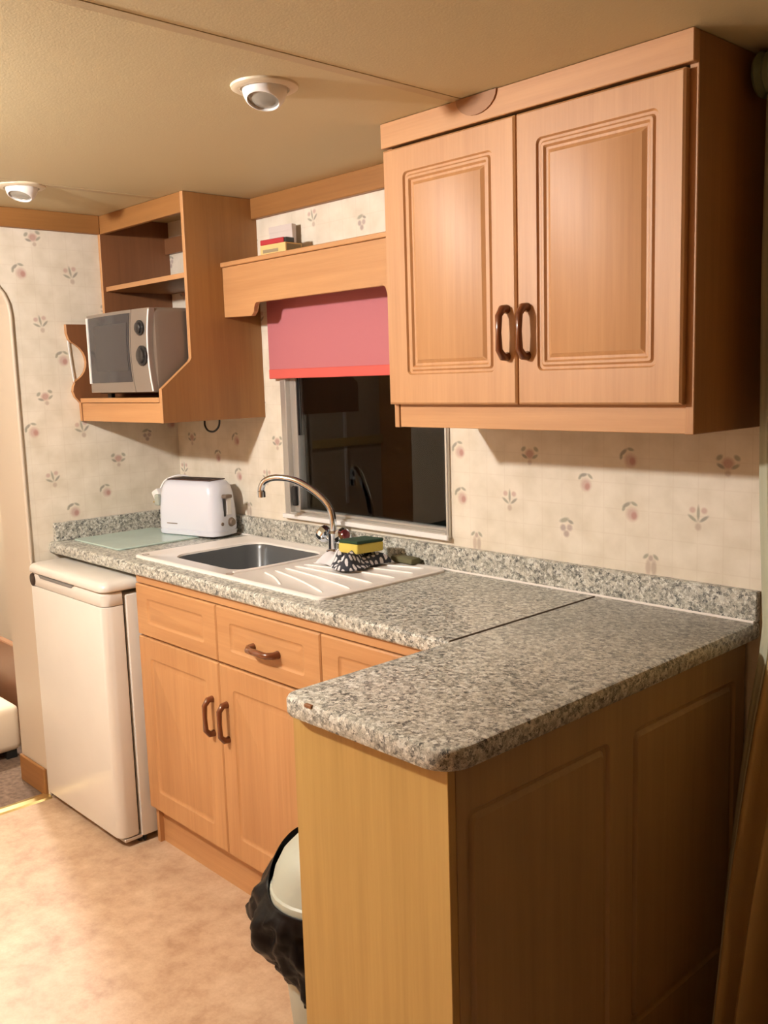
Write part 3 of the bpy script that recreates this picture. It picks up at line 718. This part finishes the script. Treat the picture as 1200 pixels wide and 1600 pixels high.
# sloping worktop lid
bm = BM()
loops(bm, [[(x, y, z) for x, y in rrect(FX0-.002+i_, FX1+.001-i_, -.626+i_, -.06, [max(.032-i_, .01), max(.034-i_, .01), .003, .003], 6)] for i_, z in ((.004, .8150), (.001, .8165), (0, .820), (0, .828), (.003, .835), (.010, .8415), (.024, .846), (.05, .848))])
put('lid', bm, fridgeM, fg, smooth=50)
put('handle_recess', prism(BM(), [(FX0+.085, .813), (FX0+.10, .803), (FX0+.33, .803), (FX0+.345, .813)], 'y', -.6235, -.60), plain('shadow_grey', (.20, .19, .18), .6), fg, label='handle recess with its shade painted grey')  # solid grey plate painting the shade of the recess, not a hollow
Tb = Matrix.Translation((FX0+.036, -.6225, .791)) @ Matrix.Rotation(math.pi/2, 4, 'X')
put('badge', lathe(BM(), [(.0215, -.003), (.0215, .0015), (.018, .0025), (0, .0025)], Tb, 24), plain('badge_brown', (.03, .018, .015), .35), fd, smooth=40, label='round dark badge')
for x in (FX0+.05, FX1-.03):
    for y in (-.535, -.10): put('foot', lathe(BM(), [(.016, 0), (.016, .024)], Matrix.Translation((x, y, 0)), 12), dark, fg)
bx('gap_shade_strip', (FX0+.02, FX1-.005, -.540, -.535, .004, .024), blackM, fg)  # black strip standing in for the shaded gap under the fridge
put('hinge', box(BM(), FX1-.06, FX1-.005, -.605, -.545, .018, .029, .002), alu, fg)

# ------------------------------------------------------------------ bin and liner
bn = thing('waste_bin', (1.672, -.690, 0), 'pale grey swing-lid bin standing behind the peninsula end', 'bin')
Tb = Matrix.Translation((1.672, -.690, 0))
put('body', lathe(BM(), [(.086, 0), (.092, .006), (.104, .14), (.116, .335), (.116, .338), (.10, .336)], Tb, 32), binM, bn, smooth=40)
put('lid', lathe(BM(), [(.112, .342), (.131, .342), (.133, .350), (.132, .365), (.128, .369), (.127, .372), (.119, .403), (.103, .434), (.078, .460), (.042, .478), (0, .484)], Tb, 32), binM, bn, smooth=25)
bm = BM(); nT, nZ = 110, 26; rings = []
for j in range(nZ+1):
    t = j/nZ; ring = []
    for i in range(nT):
        a = 2*math.pi*i/nT
        # flare towards the room (angle about -115 deg) with crumpled folds
        fl = max(0, math.cos(a-math.radians(-140)))**2
        hang = .115 + .075*max(0, math.cos(a-math.radians(-60))) + .015*math.sin(5*a)
        r = .128 + (.010 + .046*fl)*math.sin(math.pi*min(1, t*1.15))**.8*(1 if t < .6 else 1-.25*(t-.6)) - .012*t
        r += .012*MN.noise(Vector((3*math.cos(a)*2, 3*math.sin(a)*2, t*4)))*min(1, t*5)*1.6 + .006*math.sin(13*a+5*t)*min(1, t*4) + .010*abs(MN.noise(Vector((9*math.cos(a), 9*math.sin(a), t*9))))*min(1, t*6)
        r = max(r, .1195 if t > .2 else .134)
        z = .342 + .010*(1-t) + .085*max(0, math.cos(a-math.radians(165)))**2*max(0, 1-t*4) - hang*t + .014*MN.noise(Vector((2.5*math.cos(a), 2.5*math.sin(a), 7+t*3)))*t
        if t > .88: r -= .01*(t-.88)/.12
        ring.append(bm.verts.new((1.672+r*math.cos(a), min(-.690+r*math.sin(a), -.545), z)))
    rings.append(ring)
for A, B in zip(rings, rings[1:]): bridge(bm, A, B)
lb = put('bin_liner', bm, bagM, smooth=70); tag(lb, 'crumpled black plastic liner hanging out from under the bin lid', 'bin bag')
md = lb.modifiers.new('s', 'SOLIDIFY'); md.thickness = .0015; md.offset = 1

# ------------------------------------------------------------------ ceiling spotlights (off)
def spotlight(loc, label, yawd):
    x, y = loc
    t = thing('ceiling_spotlight', (x, y, H), label, 'spotlight', 'eyeball ceiling spotlights')
    T0 = Matrix.Translation((x, y, H))
    put('ring', lathe(BM(), [(.068, 0), (.067, -.004), (.060, -.008), (.050, -.008), (.047, -.003)], T0, 32), plain('cream_ring', (.66, .57, .42), .4), t, smooth=40)
    T1 = T0 @ Matrix.Translation((0, 0, -.004)) @ Matrix.Rotation(math.radians(yawd), 4, 'Z') @ Matrix.Rotation(math.radians(-20), 4, 'Y')
    R_ = .045; pr = [(R_*math.cos(math.radians(a)), -R_*math.sin(math.radians(a))) for a in range(-10, 46, 7)]
    e = pr[-1]
    b = put('eyeball', lathe(BM(), pr + [(e[0]-.003, e[1]-.001), (e[0]-.004, e[1]+.006)], T1, 32), whiteM, t, smooth=40)
    put('lens', lathe(BM(), [(e[0]-.004, e[1]+.004), (e[0]*.6, e[1]+.001), (0, e[1]-.001)], T1, 24), lensM, b, smooth=40)
    return t
s1 = spotlight((1.556, -.685), 'white eyeball spotlight on the ceiling, biggest and nearest the wall cupboard', -62)
s2 = copy_tree(s1, (.365, -.685, H)); s2['label'] = 'small white ceiling spotlight at the far left above the microwave cabinet'

# ------------------------------------------------------------------ curtain and pole
po = thing('curtain_pole', (2.6, -.085, 1.966), 'green-grey curtain pole end with a ringed finial beside the cupboard top', 'curtain pole')
Tc = Matrix.Translation((2.284, -.088, 1.963)) @ Matrix.Rotation(math.pi/2, 4, 'Y')
put('finial', lathe(BM(), [(0, 0), (.026, .001), (.038, .005), (.042, .011), (.036, .018), (.034, .021), (.040, .026), (.040, .036), (.030, .044), (.014, .046)], Tc, 32), finM, po, smooth=30)
bm = BM(); tube(bm, [(2.329, -.088, 1.963), (3.4, -.088, 1.963)], .012, 14); put('pole', bm, finM, po, smooth=50)
bx('bracket', (3.0, 3.02, -.088, 0, 1.95, 1.976), finM, po)
edge = [(1.945, 2.302, -.085), (1.60, 2.305, -.095), (1.2, 2.309, -.09), (.90, 2.322, -.085), (.74, 2.300, -.088), (.62, 2.293, -.103), (.40, 2.292, -.15), (.10, 2.300, -.205), (.012, 2.300, -.22)]
def ed(z):
    for (za, xa, ya), (zb, xb, yb) in zip(edge, edge[1:]):
        if za >= z >= zb:
            t = (za-z)/(za-zb); return xa+(xb-xa)*t, ya+(yb-ya)*t
    return edge[-1][1:]
cu_ = thing('curtain', (2.6, -.15, .012), 'gold-brown curtain hanging beside the peninsula at the right edge', 'curtain')
def curt(s0, s1, ns):
    bm = BM(); G = []
    for j in range(33):
        z = 1.945 + (.012-1.945)*j/32; ex, ey = ed(z); k = max(0, min(1, (.9-z)/.9)); row = []
        for i in range(ns+1):
            s = s0 + (s1-s0)*i/ns
            x = ex + s*.62; amp = .020 + .050*k
            y = ey - (.0 + .10*k)*s - amp*(1-math.cos(s*2*math.pi*9.0 + .8*k))*min(1, s*12) + .0
            row.append(bm.verts.new((x, min(y, -.02), z)))
        G.append(row)
    for a, b in zip(G, G[1:]):
        for i in range(ns): bm.faces.new((a[i], a[i+1], b[i+1], b[i]))
    return bm
for nm, s0, s1, n_, mt, lb_ in (('drape', .04, 1.0, 90, curtM, None), ('lining_hem', 0, .04, 4, curtL, 'pale lining edge')):
    o = put(nm, curt(s0, s1, n_), mt, cu_, smooth=80, label=lb_)
    md = o.modifiers.new('s', 'SOLIDIFY'); md.thickness = .003

# ------------------------------------------------------------------ hall beyond the opening
be = thing('divan', (-.95, -.35, 0), 'cream padded divan with a brown wooden back seen through the opening at left', 'bed')
bx('mattress', (-1.30, -.42, -.86, -.52, .03, .215), creamF, be, bev=.03, seg=3, smooth=50)
bx('headboard', (-1.6, -.30, -.46, -.43, 0, .40), brownW, be, bev=.004)
for x in (-1.25, -.46):
    for y in (-.82, -.56): bx('foot', (x-.02, x+.02, y-.02, y+.02, 0, .032), blackM, be)

# ------------------------------------------------------------------ lamps that are lit (outside the frame)
def ceiling_lamp(x, y, zb, r, watts, label):
    t = thing('ceiling_lamp', (x, y, H), label, 'lamp')
    put('base', lathe(BM(), [(.07, H), (.068, H-.015), (.05, H-.024), (0, H-.024)], Matrix.Translation((x, y, 0))), whiteM, t, smooth=40)
    bm = BM(); tube(bm, [(x, y, H-.02), (x, y, zb+r*.8)], .012, 10); put('stem', bm, whiteM, t, smooth=40)
    L_ = watts/(math.pi*4*math.pi*r*r)
    put('bulb', lathe(BM(), [(0, -r)]+[(r*math.cos(math.radians(a)), r*math.sin(math.radians(a))) for a in range(-75, 76, 15)]+[(0, r)], Matrix.Translation((x, y, zb)), 20), emit('lamp_glow', LAMP_COL, L_), t, smooth=60)
ceiling_lamp(1.00, -1.85, 1.925, .045, LAMP_MAIN, 'white ceiling lamp with a lit bulb in the middle of the room')
ceiling_lamp(-1.15, -.372, 1.86, .045, LAMP_HALL, 'white ceiling lamp with a lit bulb in the hall')
